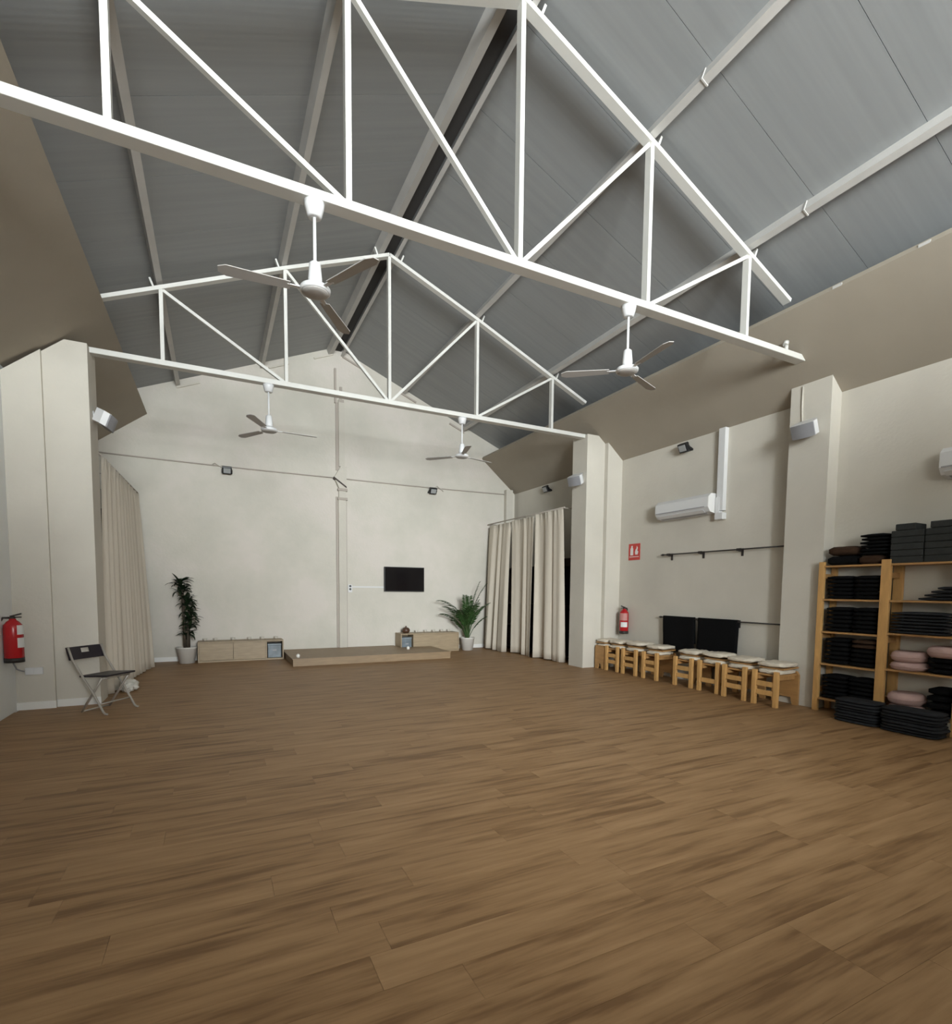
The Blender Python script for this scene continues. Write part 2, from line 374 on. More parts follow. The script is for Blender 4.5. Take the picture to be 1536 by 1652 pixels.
# short slot plates on the end gable where the purlins land
for x, lab in ((XM-1.15, 'pale slot strip on the end gable halfway down the dracaena side'), (XM-.28, 'pale slot strip beside the ridge on the end gable, dracaena side'),
               (XM-2.75, 'pale slot strip low on the end gable, dracaena side'), (XM+1.55, 'slot strip halfway down the end gable, palm side'), (XM+2.75, 'slot strip low on the end gable, palm side'), (XM+.3, 'slot strip beside the ridge on the end gable, palm side')):
    s = 1 if x > XM else -1
    bm = NB(); a = Vector((x-.19, YB-.015, roofz(x-.19)-.13)); b = Vector((x+.19, YB-.015, roofz(x+.19)-.13)); beam(bm, a, b, .035, .03)
    tag(obj('slot_strip', bm, CONDUIT if s > 0 else WALL), lab, 'wall trim')

# ------------------------------------------------------------------ pillars (structure)
def clip_poly(x0, x1, s):
    """pillar profile in x-z under the sloped board; x0 inner face, x1 wall"""
    zt = 4.19
    def sz(x): return 4.545-.8207*(abs(x-XM)-(5.80-XM))
    xk = XM+s*((5.80-XM)+(4.545-zt)/.8207)
    if abs(x0-XM) < abs(xk-XM): return [(x0, -.0), (x0, zt), (xk, zt), (x1, sz(x1)), (x1, 0)]
    return [(x0, 0), (x0, sz(x0)), (x1, sz(x1)), (x1, 0)]
bm = NB(); prism(bm, clip_poly(5.98, XR, 1), 'y', 7.60, 8.02); p = obj('pillar_back_right', bm, WALL, kind='structure')
bm = NB(); prism(bm, clip_poly(6.38, XR, 1), 'y', 7.51, 7.60); obj('pillar_step', bm, WALL, p)
bm = NB(); prism(bm, clip_poly(6.52, XR, 1), 'y', 3.77, 4.26); obj('pillar_front_right', bm, WALL, kind='structure')
bm = NB(); prism(bm, clip_poly(-1.26, XL, -1), 'y', 7.55, 8.0); p = obj('pillar_back_left', bm, WALL, kind='structure')
bm = NB(); prism(bm, clip_poly(-1.68, XL, -1), 'y', 7.50, 7.55); obj('pillar_step', bm, WALL, p)
box('trim_3', (6.42, YB-.12, 0), (6.60, YB, 3.86), WALL, kind='structure')
# skirting
box('baseboard_left', (XL, 7.485, 0), (-1.675, 7.50, .085), BASEB, kind='structure')
box('baseboard_pillar', (-1.675, 7.535, 0), (-1.255, 7.55, .085), BASEB, kind='structure')
box('baseboard_back', (XL, YB-.015, 0), (-.36, YB, .085), BASEB, kind='structure')
box('baseboard_corner', (5.1, YB-.015, 0), (6.42, YB, .085), BASEB, kind='structure')
box('baseboard_right', (XR-.015, 4.26, 0), (XR, 7.54, .085), BASEB, kind='structure')

# ------------------------------------------------------------------ boxed pipe column on the end wall
c = thing('boxed_pipe', 'beige boxed-in pipe column running up the middle of the end wall', 'pipe casing', (2.44, YB-.002, 0))
def cb(n, a, b, m=WALL): return box(n, a, b, m, c)
cb('lower_casing', (-.07, -.075, .142), (.09, 0, 3.30)); cb('groove', (-.115, -.03, .142), (-.07, 0, 3.35), CONDUIT); cb('groove', (.09, -.02, .142), (.115, 0, 3.35), CONDUIT)
cb('bracket', (-.085, -.10, 3.28), (.115, 0, 3.33), CONDUIT); cb('bracket', (-.085, -.10, 3.47), (.115, 0, 3.52), CONDUIT); cb('junction_box', (-.06, -.07, 3.33), (.09, 0, 3.47), WALL)
bm = NB(); prism(bm, [(-.06, 3.52), (.09, 3.52), (.10, 3.98), (-.02, 3.98), (-.16, 3.74)], 'y', -.11, 0); obj('haunch', bm, WALL, c)
bm = NB(); prism(bm, [(-.17, 3.745), (.09, 3.56), (.09, 3.53), (-.17, 3.71)], 'y', -.13, 0); obj('haunch_lip', bm, DKWOOD, c)
cb('upper_casing', (-.05, -.06, 3.98), (.07, 0, 5.35)); cb('painted_shadow_strip', (-.11, -.025, 3.9), (-.05, 0, 5.3), CONDUIT)  # darker strip paints the shadow beside the upper casing
cb('top_pipe', (-.13, -.05, 5.28), (-.09, 0, 5.98), CONDUIT); cb('stub', (-.02, -.05, 5.32), (.03, 0, 5.62), CONDUIT); cb('stub_foot', (-.04, -.062, 5.30), (.06, 0, 5.36), CONDUIT)

# ------------------------------------------------------------------ conduits and floodlights
def conduit(x0, x1, z0, z1, label):
    bm = NB(); n = 8; pts = [(x0+(x1-x0)*i/n, YB-.012, z0+(z1-z0)*i/n-.012*math.sin(PI*i/n)) for i in range(n+1)]
    tube(bm, pts, .012, 6); return tag(obj('cable', bm, CONDUIT), label, 'cable')
conduit(XL, 2.27, 3.77, 3.74, 'thin cable along the end wall from the curtain corner to the pipe column')
conduit(2.55, 6.42, 3.74, 3.76, 'thin cable along the end wall from the pipe column to the palm corner')
def floodlight(loc, face, label):
    """face: horizontal direction the lamp looks into"""
    r = thing('floodlight', label, 'floodlight', loc, math.atan2(face[1], face[0])+PI/2)
    tilt = Matrix.Rotation(math.radians(28), 3, 'X')
    bm = NB(); bx(bm, Vector((0, -.10, 0)), (.17, .07, .14), tilt, .01); obj('housing', bm, BLACK, r)
    bm = NB(); bx(bm, Vector((0, -.10, 0))+tilt@Vector((0, -.038, 0)), (.125, .008, .095), tilt); obj('lens', bm, GLASS, r)
    bm = NB()
    for s in (-1, 1): beam(bm, (s*.092, -.02, -.03), (s*.092, -.11, 0), .008, .03, ref=(0, 0, 1))
    lohi(bm, (-.096, -.03, -.05), (.096, -.0, -.02)); obj('bracket', bm, BLACK, r)
    for k in range(3):
        bm = NB(); bx(bm, Vector((0, -.10, 0))+tilt@Vector((0, .045, -.04+.04*k)), (.14, .02, .012), tilt); obj('cooling_fin', bm, BLACK, r)
    return r
floodlight((.25, YB, 3.66), (0, -1), 'black floodlight on the end wall between the dracaena and the pipe column')
floodlight((4.50, YB, 3.66), (0, -1), 'black floodlight on the end wall above the television')
floodlight((XR, 6.02, 3.66), (-1, 0), 'black floodlight with glass front above the air conditioner')
floodlight((XR, 9.84, 3.66), (-1, 0), 'black floodlight with glass front above the hanging curtains')
for x, s in ((.10, -1), (4.68, 1)):
    bm = NB(); tube(bm, [(x-.10, YB-.04, 3.75), (x-.06, YB-.04, 3.79), (x, YB-.04, 3.75), (x+.06, YB-.04, 3.72), (x+.10, YB-.04, 3.68)][::s], .009, 6)
    tag(obj('lamp_lead', bm, WALL), 'pale looped lead beside the floodlight '+('near the dracaena' if s < 0 else 'above the television'), 'cable')

# ------------------------------------------------------------------ speakers
def speaker(loc, face, label, turn=0.0):
    r = thing('wall_speaker', label, 'speaker', loc, math.atan2(face[1], face[0])+PI/2+turn)
    T = Matrix.Rotation(math.radians(24), 4, 'X')
    bm = NB(); prism(bm, [(-.14, -.16), (-.15, -.06), (-.09, .06), (.09, .06), (.15, -.06), (.14, -.16)][::-1], 'z', -.085, .085)
    bmesh.ops.rotate(bm, cent=(0, 0, 0), matrix=T.to_3x3(), verts=bm.verts); bmesh.ops.scale(bm, vec=(.95, .78, .95), verts=bm.verts); bmesh.ops.translate(bm, vec=(0, -.075, 0), verts=bm.verts); obj('cabinet', bm, PLAST, r)
    bm = NB(); n = 8; poly = [(-.142+.284*i/n, -.16-.03*math.sin(PI*i/n)) for i in range(n+1)]+[(.142, -.05), (-.142, -.05)]
    prism(bm, poly, 'z', -.089, .082)
    bmesh.ops.rotate(bm, cent=(0, 0, 0), matrix=T.to_3x3(), verts=bm.verts); bmesh.ops.scale(bm, vec=(.95, .78, .95), verts=bm.verts); bmesh.ops.translate(bm, vec=(0, -.075, 0), verts=bm.verts); obj('grille', bm, GRILLE, r)
    bm = NB(); lohi(bm, (-.03, -.06, -.03), (.03, 0, .03)); lohi(bm, (-.04, -.012, -.06), (.04, 0, .06)); obj('bracket', bm, PLAST, r)
    return r
speaker((6.52, 3.98, 3.40), (-1, 0), 'white wall speaker with grey grille on the pillar beside the shelves')
speaker((5.98, 7.78, 3.43), (-1, 0), 'small white wall speaker on the far pillar beside the curtains', .25)
speaker((-1.26, 7.78, 3.43), (1, 0), 'white wall speaker on the pillar behind the folding chair', -.1)
bm = NB(); tube(bm, [(6.515, 4.10, 3.47), (6.512, 4.11, 3.7), (6.512, 4.11, 3.93)], .01, 6); tag(obj('speaker_cable', bm, WALL), 'painted cable running up the pillar above the speaker by the shelves', 'cable')

# ------------------------------------------------------------------ ceiling fans
def fan(loc, drop, label, spin):
    r = thing('ceiling_fan', label, 'fan', loc, spin)
    bm = NB(); lathe(bm, [(.035, -.10), (.05, -.095), (.068, -.03), (.072, 0)], seg=20); obj('canopy', bm, PLAST, r)
    bm = NB(); tube(bm, [(0, 0, -.095), (0, 0, -drop+.16)], .012, 10); obj('rod', bm, PLAST, r)
    bm = NB(); lathe(bm, [(.045, 0), (.05, .03), (.04, .14), (.022, .155), (.0, .155)], (0, 0, -drop+.045), 20); obj('yoke', bm, PLAST, r)
    bm = NB(); lathe(bm, [(0, -.014), (.098, -.014), (.106, -.008), (.108, .012), (.098, .024), (.05, .046), (0, .046)], (0, 0, -drop), 28); h = obj('motor_housing', bm, PLAST, r)
    bm = NB(); lathe(bm, [(0, -.030), (.06, -.028), (.090, -.020), (.094, -.012), (0, -.012)], (0, 0, -drop), 28); obj('bottom_plate', bm, FANBL, h)
    for k in range(3):
        a = 2*PI*k/3; R = Matrix.Rotation(a, 3, 'Z'); T = Matrix.Rotation(math.radians(9), 3, 'X')
        bm = NB(); bx(bm, R@Vector((.13, 0, -drop+.002)), (.12, .03, .006), R); arm = obj('blade_arm', bm, PLAST, r)
        bm = NB(); poly = [(.17, -.038), (.58, -.052), (.63, -.025), (.63, .025), (.58, .052), (.17, .038)]
        prism(bm, poly, 'z', -.003, .003)
        bmesh.ops.rotate(bm, cent=(0, 0, 0), matrix=T, verts=bm.verts); bmesh.ops.rotate(bm, cent=(0, 0, 0), matrix=R, verts=bm.verts)
        bmesh.ops.translate(bm, vec=(0, 0, -drop+.002), verts=bm.verts); obj('blade', bm, FANBL, r)
    return r
zc = ZB-.0325
fan((.69, Y1, zc), .60, 'white ceiling fan closest overhead, on the dracaena side of the near truss', 1.0)
fan((3.62, Y1, zc), .60, 'white ceiling fan on the near truss toward the shelves', .4)
fan((.70, Y2, zc), .60, 'white ceiling fan on the far truss, dracaena side of the pipe column', 0.05)
fan((3.58, Y2, zc), .60, 'white ceiling fan on the far truss, above the television side', 0.25)

# ------------------------------------------------------------------ television and trunking
t = thing('television', 'black flat television mounted on the end wall', 'television', (3.83, YB, 1.63))
bm = NB(); bx(bm, (0, -.055, 0), (.94, .045, .55), None, .006); obj('case', bm, BLACK, t)
bm = NB(); lohi(bm, (-.455, -.080, -.255), (.455, -.0775, .262)); obj('screen', bm, SCREEN, t)
bm = NB(); lohi(bm, (-.15, -.034, -.12), (.15, 0, .12)); obj('wall_mount', bm, BLACK, t)
bm = NB(); lohi(bm, (2.66, YB-.018, 1.435), (3.40, YB, 1.465)); tag(obj('cable_trunking', bm, PLAST), 'thin white cable trunking from the socket to the television', 'trunking')
s = thing('wall_socket', 'white double socket with dark outlets beside the pipe column', 'socket', (2.615, YB, 1.43))
box('faceplate', (-.045, -.02, -.10), (.045, 0, .07), PLAST, s, .004)
for z in (.035, -.03):
    bm = NB(); bmesh.ops.create_circle(bm, cap_ends=True, radius=.024, segments=14); bmesh.ops.rotate(bm, cent=(0, 0, 0), matrix=Matrix.Rotation(PI/2, 3, 'X'), verts=bm.verts)
    r_ = bmesh.ops.extrude_face_region(bm, geom=bm.faces[:]); bmesh.ops.translate(bm, vec=(0, -.006, 0), verts=[v for v in r_['geom'] if isinstance(v, bmesh.types.BMVert)])
    bmesh.ops.translate(bm, vec=(0, -.019, z), verts=bm.verts); obj('outlet', bm, BLACK, s)

# ------------------------------------------------------------------ platform, low cabinets and what stands on them
bm = NB()
poly = [(1.22, 9.78), (4.30, 9.78), (4.30, 10.90), (3.58, 10.90), (3.58, YB-.02), (1.22, YB-.02)]
pf = thing('platform', 'low oak platform in front of the end wall', 'platform', (0, 0, 0))
prism(bm, poly, 'z', 0, .125); obj('riser', bm, OAKP, pf)
for i in range(6):
    y0 = 9.765+i*.187; bm = NB(); lohi(bm, (1.205, y0, .125), (4.31, min(y0+.185, 10.90), .14)); obj('deck_board', bm, OAKP, pf)
for i in range(3):
    y0 = 10.89+i*.155; bm = NB(); lohi(bm, (1.205, y0+.002, .125), (3.58, y0+.153, .14)); obj('deck_board', bm, OAKP, pf)
def candle(x, y, z, label):
    t = thing('tealight', label, 'candle', (x, y, z))
    bm = NB(); lathe(bm, [(.028, 0), (.034, .03), (.034, .05), (.026, .05), (.024, .035), (0, .035)], seg=14); obj('cup', bm, CANDLE, t)
    bm = NB(); lathe(bm, [(.023, .035), (.023, .06), (.004, .064), (.003, .075), (0, .075)], seg=12); obj('wax', bm, CANDLE, t)
candle(1.33, 9.95, .14, 'small white candle near the free corner of the oak platform')
candle(3.62, 10.45, .14, 'small white candle on the platform in front of the grey cubby')
def low_cabinet(x0, x1, y0, y1, h, cub, cat_label, ndoor, cubbox):
    c = thing('low_cabinet', cat_label, 'cabinet', (x0, y0, 0)); W = x1-x0; D = y1-y0; T = .022
    a, b = cub                                                     # open cubby from a to b
    box('top', (0, 0, h-T), (W, D, h), OAKV, c, .003); box('bottom', (0, 0, 0), (W, D, .03), OAKV, c)
    box('side', (0, .001, .03), (T, D, h-T), OAKV, c); box('side', (W-T, .001, .03), (W, D, h-T), OAKV, c)
    box('back', (T, D-.01, .03), (W-T, D, h-T), OAKV, c)
    for x in (a, b):
        if .05 < x < W-.05: box('divider', (x-T/2, .002, .03), (x+T/2, D-.01, h-T), OAKV, c)
    lo, hi = ((b+T/2, W-T) if a < W/2 else (T, a-T/2)); n = ndoor
    for k in range(n):
        box('door', (lo+(hi-lo)*k/n+.003, .006, .034), (lo+(hi-lo)*(k+1)/n-.003, .024, h-T-.004), OAKV, c)
    return c
low_cabinet(-.32, 1.19, 10.93, 11.33, .385, (1.19, 1.488), 'low oak cabinet beside the tall dracaena, cubby at its platform end', 2, True)
low_cabinet(3.62, 5.02, 10.93, 11.33, .43, (.022, .30), 'low oak cabinet under the television, cubby facing the platform', 1, True)
def cubby_box(x0, x1, y0, y1, z0, z1, label):
    b = thing('storage_box', label, 'box', (x0, y0, z0)); W, D, Hh = x1-x0, y1-y0, z1-z0
    box('body', (0, 0, 0), (W, D, Hh*.86), CUBBYG, b, .01); box('lid', (-.004, -.004, Hh*.86), (W+.004, D+.004, Hh), CUBBYG, b, .006)
    box('handle', (W*.35, -.014, Hh*.5), (W*.65, 0, Hh*.58), GREYPL, b)
cubby_box(.90, 1.15, 10.99, 11.29, .031, .31, 'translucent blue-grey box inside the cubby beside the platform')
cubby_box(3.665, 3.89, 10.99, 11.29, .031, .345, 'dull grey box inside the cubby under the television')
def cup(x, y, z, label, grp):
    t = thing('glass_cup', label, 'cup', (x, y, z), 0, grp)
    bm = NB(); lathe(bm, [(.03, 0), (.042, .045), (.038, .045), (.026, .006), (0, .006)], seg=14); obj('bowl', bm, CGLASS, t)
    bm = NB(); lathe(bm, [(.022, .006), (.024, .03), (.004, .032), (0, .032)], seg=10); obj('wax', bm, CANDLE, t)
ORD = ['first', 'second', 'third', 'fourth', 'fifth', 'sixth', 'seventh', 'eighth']
for k, x in enumerate((-.20, -.02, .29, .58, .82, 1.08)): cup(x, 11.25, .385, ORD[k]+' pale candle cup from the dracaena along the cabinet top', 'candle cups on the cabinet beside the dracaena')
for k, x in enumerate((4.10, 4.32, 4.52, 4.72, 4.90)): cup(x, 11.26, .43, ORD[k]+' pale candle cup past the brown bowl, counting toward the palm', 'candle cups on the cabinet under the television')
b = thing('singing_bowl', 'small brown bowl with a knobbed lid on the cabinet under the television', 'bowl', (3.80, 11.12, .43))
bm = NB(); lathe(bm, [(0, 0), (.05, 0), (.085, .03), (.09, .07), (.075, .105), (0, .105)], seg=20); obj('body', bm, BOWL, b)
bm = NB(); lathe(bm, [(.075, .105), (.04, .125), (.014, .13), (.02, .145), (.012, .16), (0, .162)], seg=16); obj('lid', bm, BOWL, b)

# ------------------------------------------------------------------ plants
def pot(root, r0, r1, h):
    bm = NB(); lathe(bm, [(0, 0), (r0, 0), (r1, h-.03), (r1+.008, h-.025), (r1+.008, h), (r1-.012, h), (r1-.02, h-.05), (0, h-.05)], seg=28); obj('pot', bm, POTW, root)
    bm = NB(); lathe(bm, [(r1-.02, h-.05), (.05, h-.035), (0, h-.03)], seg=20); obj('soil', bm, SOIL, root)
d = thing('dracaena', 'tall potted dracaena with four dark leaf tufts in a cream pot', 'plant', (-.50, 11.04, 0))
pot(d, .13, .165, .30)
for cxy, hts, r_ in (((-.03, 0), 1.42, .025), ((.035, .02), 1.05, .024), ((.02, -.03), .72, .022)):
    bm = NB(); tube(bm, [(cxy[0], cxy[1], .24), (cxy[0]*1.1, cxy[1], hts*.6), (cxy[0]*1.5, cxy[1]*1.5, hts)], [r_, r_*.95, r_*.8], 9); obj('cane', bm, CANE, d)
def leaf_mesh(L, W, droop):
    bm = NB(); n = 6; rows_ = []
    for i in range(n+1):
        t = i/n; x = L*t*(1-.25*droop*t*t); z = L*(.35*t-droop*.75*t*t); wd = W*math.sin(PI*min(1, .12+.88*t))**.8 if i < n else 0.002
        rows_.append([bm.verts.new((x, -wd/2, z+.1*wd)), bm.verts.new((x, 0, z)), bm.verts.new((x, wd/2, z+.1*wd))])
    for a, b_ in zip(rows_, rows_[1:]):
        for k in range(2): bm.faces.new((a[k], b_[k], b_[k+1], a[k+1])).smooth = True
    me = bpy.data.meshes.new('leaf'); bm.to_mesh(me); bm.free(); me.materials.append(LEAF1); return me
LM = [leaf_mesh(.31, .080, .55), leaf_mesh(.30, .078, .9), leaf_mesh(.26, .075, .25)]
rnd = random.Random(11)
for (tx, ty, tz, n, sc) in ((-.075, -.02, 1.46, 30, 1.0), (-.05, -.02, 1.33, 24, .9), (.03, 0, 1.13, 28, .95), (.05, -.02, .98, 24, .95), (.055, -.02, .82, 28, .92), (.04, -.02, .67, 22, .9), (.02, -.02, .54, 20, .85), (.0, -.02, 1.22, 16, .75)):
    for k in range(n):
        o = bpy.data.objects.new('leaf', LM[k % 3]); COL.objects.link(o); o.parent = d
        o.location = (tx+rnd.uniform(-.015, .015), ty+rnd.uniform(-.015, .015), tz+rnd.uniform(-.06, .05))
        o.rotation_euler = (rnd.uniform(-.3, .3), rnd.uniform(-.75, .3), 2*PI*k/n*2.4+rnd.uniform(-.3, .3))
        s_ = sc*rnd.uniform(.7, .98); o.scale = (s_, s_, s_)
p = thing('kentia_palm', 'potted palm with feathery green fronds beside the ecru curtains', 'plant', (5.26, 10.98, 0))
pot(p, .125, .165, .30)
def frond(parent, az, lean, L, droop, base, leafl=.24, n=22):
    bm = NB(); m = 14; pts = []
    pos = Vector(base); ang = lean
    for i in range(m+1):
        pts.append(pos.copy()); ang += droop/m*(0.3+1.4*i/m); pos = pos+Vector((math.cos(az)*math.sin(ang), math.sin(az)*math.sin(ang), math.cos(ang)))*(L/m)
    tube(bm, pts, [.011-.009*i/m for i in range(m+1)], 6)
    side = Vector((-math.sin(az), math.cos(az), 0))
    for i in range(n):
        t = .40+.6*i/(n-1); f = t*m; j = min(int(f), m-1); q = pts[j].lerp(pts[j+1], f-j); d_ = (pts[j+1]-pts[j]).normalized()
        for s in (-1, 1):
            ll = leafl*(1-.55*abs(t-.62)/.4)*rnd.uniform(.85, 1.1); dirn = (d_*.75+side*s*.75+Vector((0, 0, -.25+rnd.uniform(-.1, .1)))).normalized()
            wv = d_.cross(dirn).cross(dirn).normalized()*.013
            tip = q+dirn*ll+Vector((0, 0, -.10*ll)); mid = q+dirn*ll*.5
            a0, a1 = bm.verts.new(q-wv*.4), bm.verts.new(q+wv*.4); b0, b1 = bm.verts.new(mid-wv), bm.verts.new(mid+wv); cc = bm.verts.new(tip)
            bm.faces.new((a0, b0, b1, a1)); bm.faces.new((b0, cc, b1))
    obj('frond', bm, LEAF2, parent)
rnd = random.Random(5)
for az, lean, L, dr, lf in ((PI*1.04, .12, 1.30, 1.45, .20), (PI*1.1, .24, 1.12, 1.25, .20), (PI*1.02, .34, .95, 1.2, .20), (-.25, .02, 1.36, .42, .17), (-.55, .06, 1.38, .62, .17), (-.45, .14, 1.02, .95, .15), (PI*1.25, .22, .90, 1.0, .19), (-PI/2, .16, 1.02, .9, .2),
                            (-PI*.35, .16, .9, .8, .18), (PI*1.15, .16, .80, .9, .18), (-.5, .36, .70, .75, .12), (PI*1.06, .32, .66, 1.0, .16), (-PI*.6, .06, 1.05, .55, .2), (PI*1.4, .1, .85, .8, .2), (-.7, .05, .95, .5, .18), (PI*1.3, .04, 1.1, .7, .18)):
    frond(p, az, lean, L, dr, (.02*math.cos(az), .02*math.sin(az), .25), lf)
for k in range(5):
    a = 2*PI*k/5; bm = NB(); tube(bm, [(.03*math.cos(a), .03*math.sin(a), .25), (.03*math.cos(a)+.0, .03*math.sin(a), .45), (.045*math.cos(a), .045*math.sin(a), .75)], [.017, .015, .010], 8); obj('stem', bm, STEMG, p)

# ------------------------------------------------------------------ curtains
def curtain(name, label, top0, top1, z0, z1, folds, amp, phase, bot0=None, bot1=None, nx=140, nz=18, seed=1):
    """hanging cloth from top0 to top1 (x,y); the hem runs bot0 to bot1"""
    rr = random.Random(seed); bm = NB(); bot0 = bot0 or top0; bot1 = bot1 or top1
    per = [rr.uniform(-.6, .6) for _ in range(60)]; grid = []
    for i in range(nx+1):
        u = i/nx; colm = []
        dx, dy = top1[0]-top0[0], top1[1]-top0[1]; L = math.hypot(dx, dy); nxv, nyv = -dy/L, dx/L
        ph = 2*PI*folds*u+phase+1.1*math.sin(2*PI*u*1.7+per[0])+.6*math.sin(2*PI*u*3.1+per[1])
        for j in range(nz+1):
            v = j/nz; e = v**.8                                        # 0 at the rail, 1 at the hem
            bx_, by_ = top0[0]+dx*u, top0[1]+dy*u; hx, hy = bot0[0]+(bot1[0]-bot0[0])*u, bot0[1]+(bot1[1]-bot0[1])*u
            x, y = bx_+(hx-bx_)*e, by_+(hy-by_)*e
            a = amp*(.35+.65*v)*(1+.35*math.sin(7*u+per[2])); off = a*math.sin(ph)+.25*a*math.sin(2.3*ph+per[3])*v
            if v < .06: off += .012*math.sin(2*PI*folds*3.2*u)*(1-v/.06)
            z = z1+(z0-z1)*v+(.012*math.sin(5*u+per[4]) if j == nz else 0)
            colm.append(bm.verts.new((x+nxv*off, y+nyv*off, z)))
        grid.append(colm)
    for a, b_ in zip(grid, grid[1:]):
        for j in range(nz): bm.faces.new((a[j], b_[j], b_[j+1], a[j+1])).smooth = True
    o = tag(obj(name, bm, CURT), label, 'curtain')
    md = o.modifiers.new('thickness', 'SOLIDIFY'); md.thickness = .004
    return o
curtain('curtain', 'ecru curtain panel hanging closest to the palm', (5.93, 11.20), (5.95, 10.22), .015, 2.93, 3.2, .05, .4, (5.80, 11.18), (5.84, 10.26), seed=2)
curtain('curtain', 'ecru curtain panel in the middle of the three by the palm', (5.95, 10.20), (5.955, 9.25), .015, 2.945, 2.6, .05, 1.9, (5.97, 10.14), (5.96, 9.30), seed=3)
curtain('curtain', 'ecru curtain panel nearest the far pillar', (5.955, 9.24), (5.96, 8.28), .015, 2.97, 2.8, .055, 3.0, (5.95, 9.18), (6.05, 8.31), seed=4)
curtain('curtain', 'long shaded ecru curtain behind the folding chair', (-1.268, 8.30), (-1.22, 11.25), .012, 3.08, 11, .035, .2, (-1.27, 8.06), (-1.03, 10.7), nx=260, seed=6)
def rail(a, b, z, label):
    t = thing('curtain_rail', label, 'curtain rail', ((a[0]+b[0])/2, (a[1]+b[1])/2, z))
    A = Vector((a[0], a[1], z))-t.location; B = Vector((b[0], b[1], z))-t.location
    bm = NB(); tube(bm, [A, B], .012, 8); obj('rod', bm, CONDUIT, t)
    for k in (.02, .5, .98):
        q = A.lerp(B, k); w_ = (XR if a[0] > 0 else XL)-t.location.x
        bm = NB(); tube(bm, [q, (w_, q.y, 0)], .008, 6); obj('bracket', bm, CONDUIT, t)
rail((5.945, 11.3), (5.96, 8.22), 2.985, 'thin curtain rail above the three ecru curtains')
rail((-1.30, 8.02), (-1.22, 11.3), 3.10, 'thin curtain rail above the long shaded curtain')
# dark storage behind the curtains
t = thing('storage_rack', 'dark wooden rack glimpsed in the gaps behind the ecru curtains', 'rack', (6.28, 8.2, 0))
box('back_panel', (.40, 0, 0), (.43, 3.0, 1.95), DKWOOD, t)
for y in (0.02, 1.0, 2.0, 2.97): box('upright', (0, y-.02, 0), (.40, y+.02, 1.95), DKWOOD, t)
for z in (.08, .6, 1.1, 1.92): box('shelf', (.01, .03, z-.015), (.40, 2.96, z+.015), DKWOOD, t)
b = box('dark_box', (6.30, 8.25, 2.05+.0), (6.6, 8.9, 2.17), DKWOOD); tag(b, 'flat dark box on the rack in the gap between curtain and pillar', 'box'); b.location.z = -.115
for k, (y, z) in enumerate(((8.25, .095), (8.25, .615), (8.25, 1.115))):
    b = box('storage_crate', (6.31, y, z), (6.64, y+.88, z+.40), BLKFAB, bevel=.02); tag(b, ['bottom', 'middle', 'upper'][k]+' black crate on the rack end beside the far pillar', 'crate')

t = thing('dark_slit_filler', 'tall dark filler added to darken the slit between pillar and shaded curtain', 'cabinet', (-1.65, 9.25, 0))  # invented dark body, added so the slit by the pillar looks dark
box('body', (-.27, -.25, 0), (.27, .30, 2.5), DKWOOD, t); box('door', (-.26, -.27, .05), (.26, -.25, 2.46), DKWOOD, t); box('handle', (.18, -.29, 1.1), (.20, -.27, 1.3), BLACKM, t)
# ------------------------------------------------------------------ crumpled white cloth by the curtain hem
bm = NB(); bmesh.ops.create_icosphere(bm, subdivisions=4, radius=1.0); rr = random.Random(9)
from mathutils import noise as NZ
for v in bm.verts:
    n = NZ.noise(v.co*2.6)*.35+NZ.noise(v.co*6.0)*.2; q = v.co*(1+n); v.co = Vector((q.x*.10, q.y*.20, max(0.0, (q.z+.75)*.085)))
    
for f in bm.faces: f.smooth = True
o = tag(obj('crumpled_cloth', bm, CLOTHW), 'crumpled white cloth on the floor at the foot of the shaded curtain', 'cloth'); o.location = (-1.075, 8.36, 0)

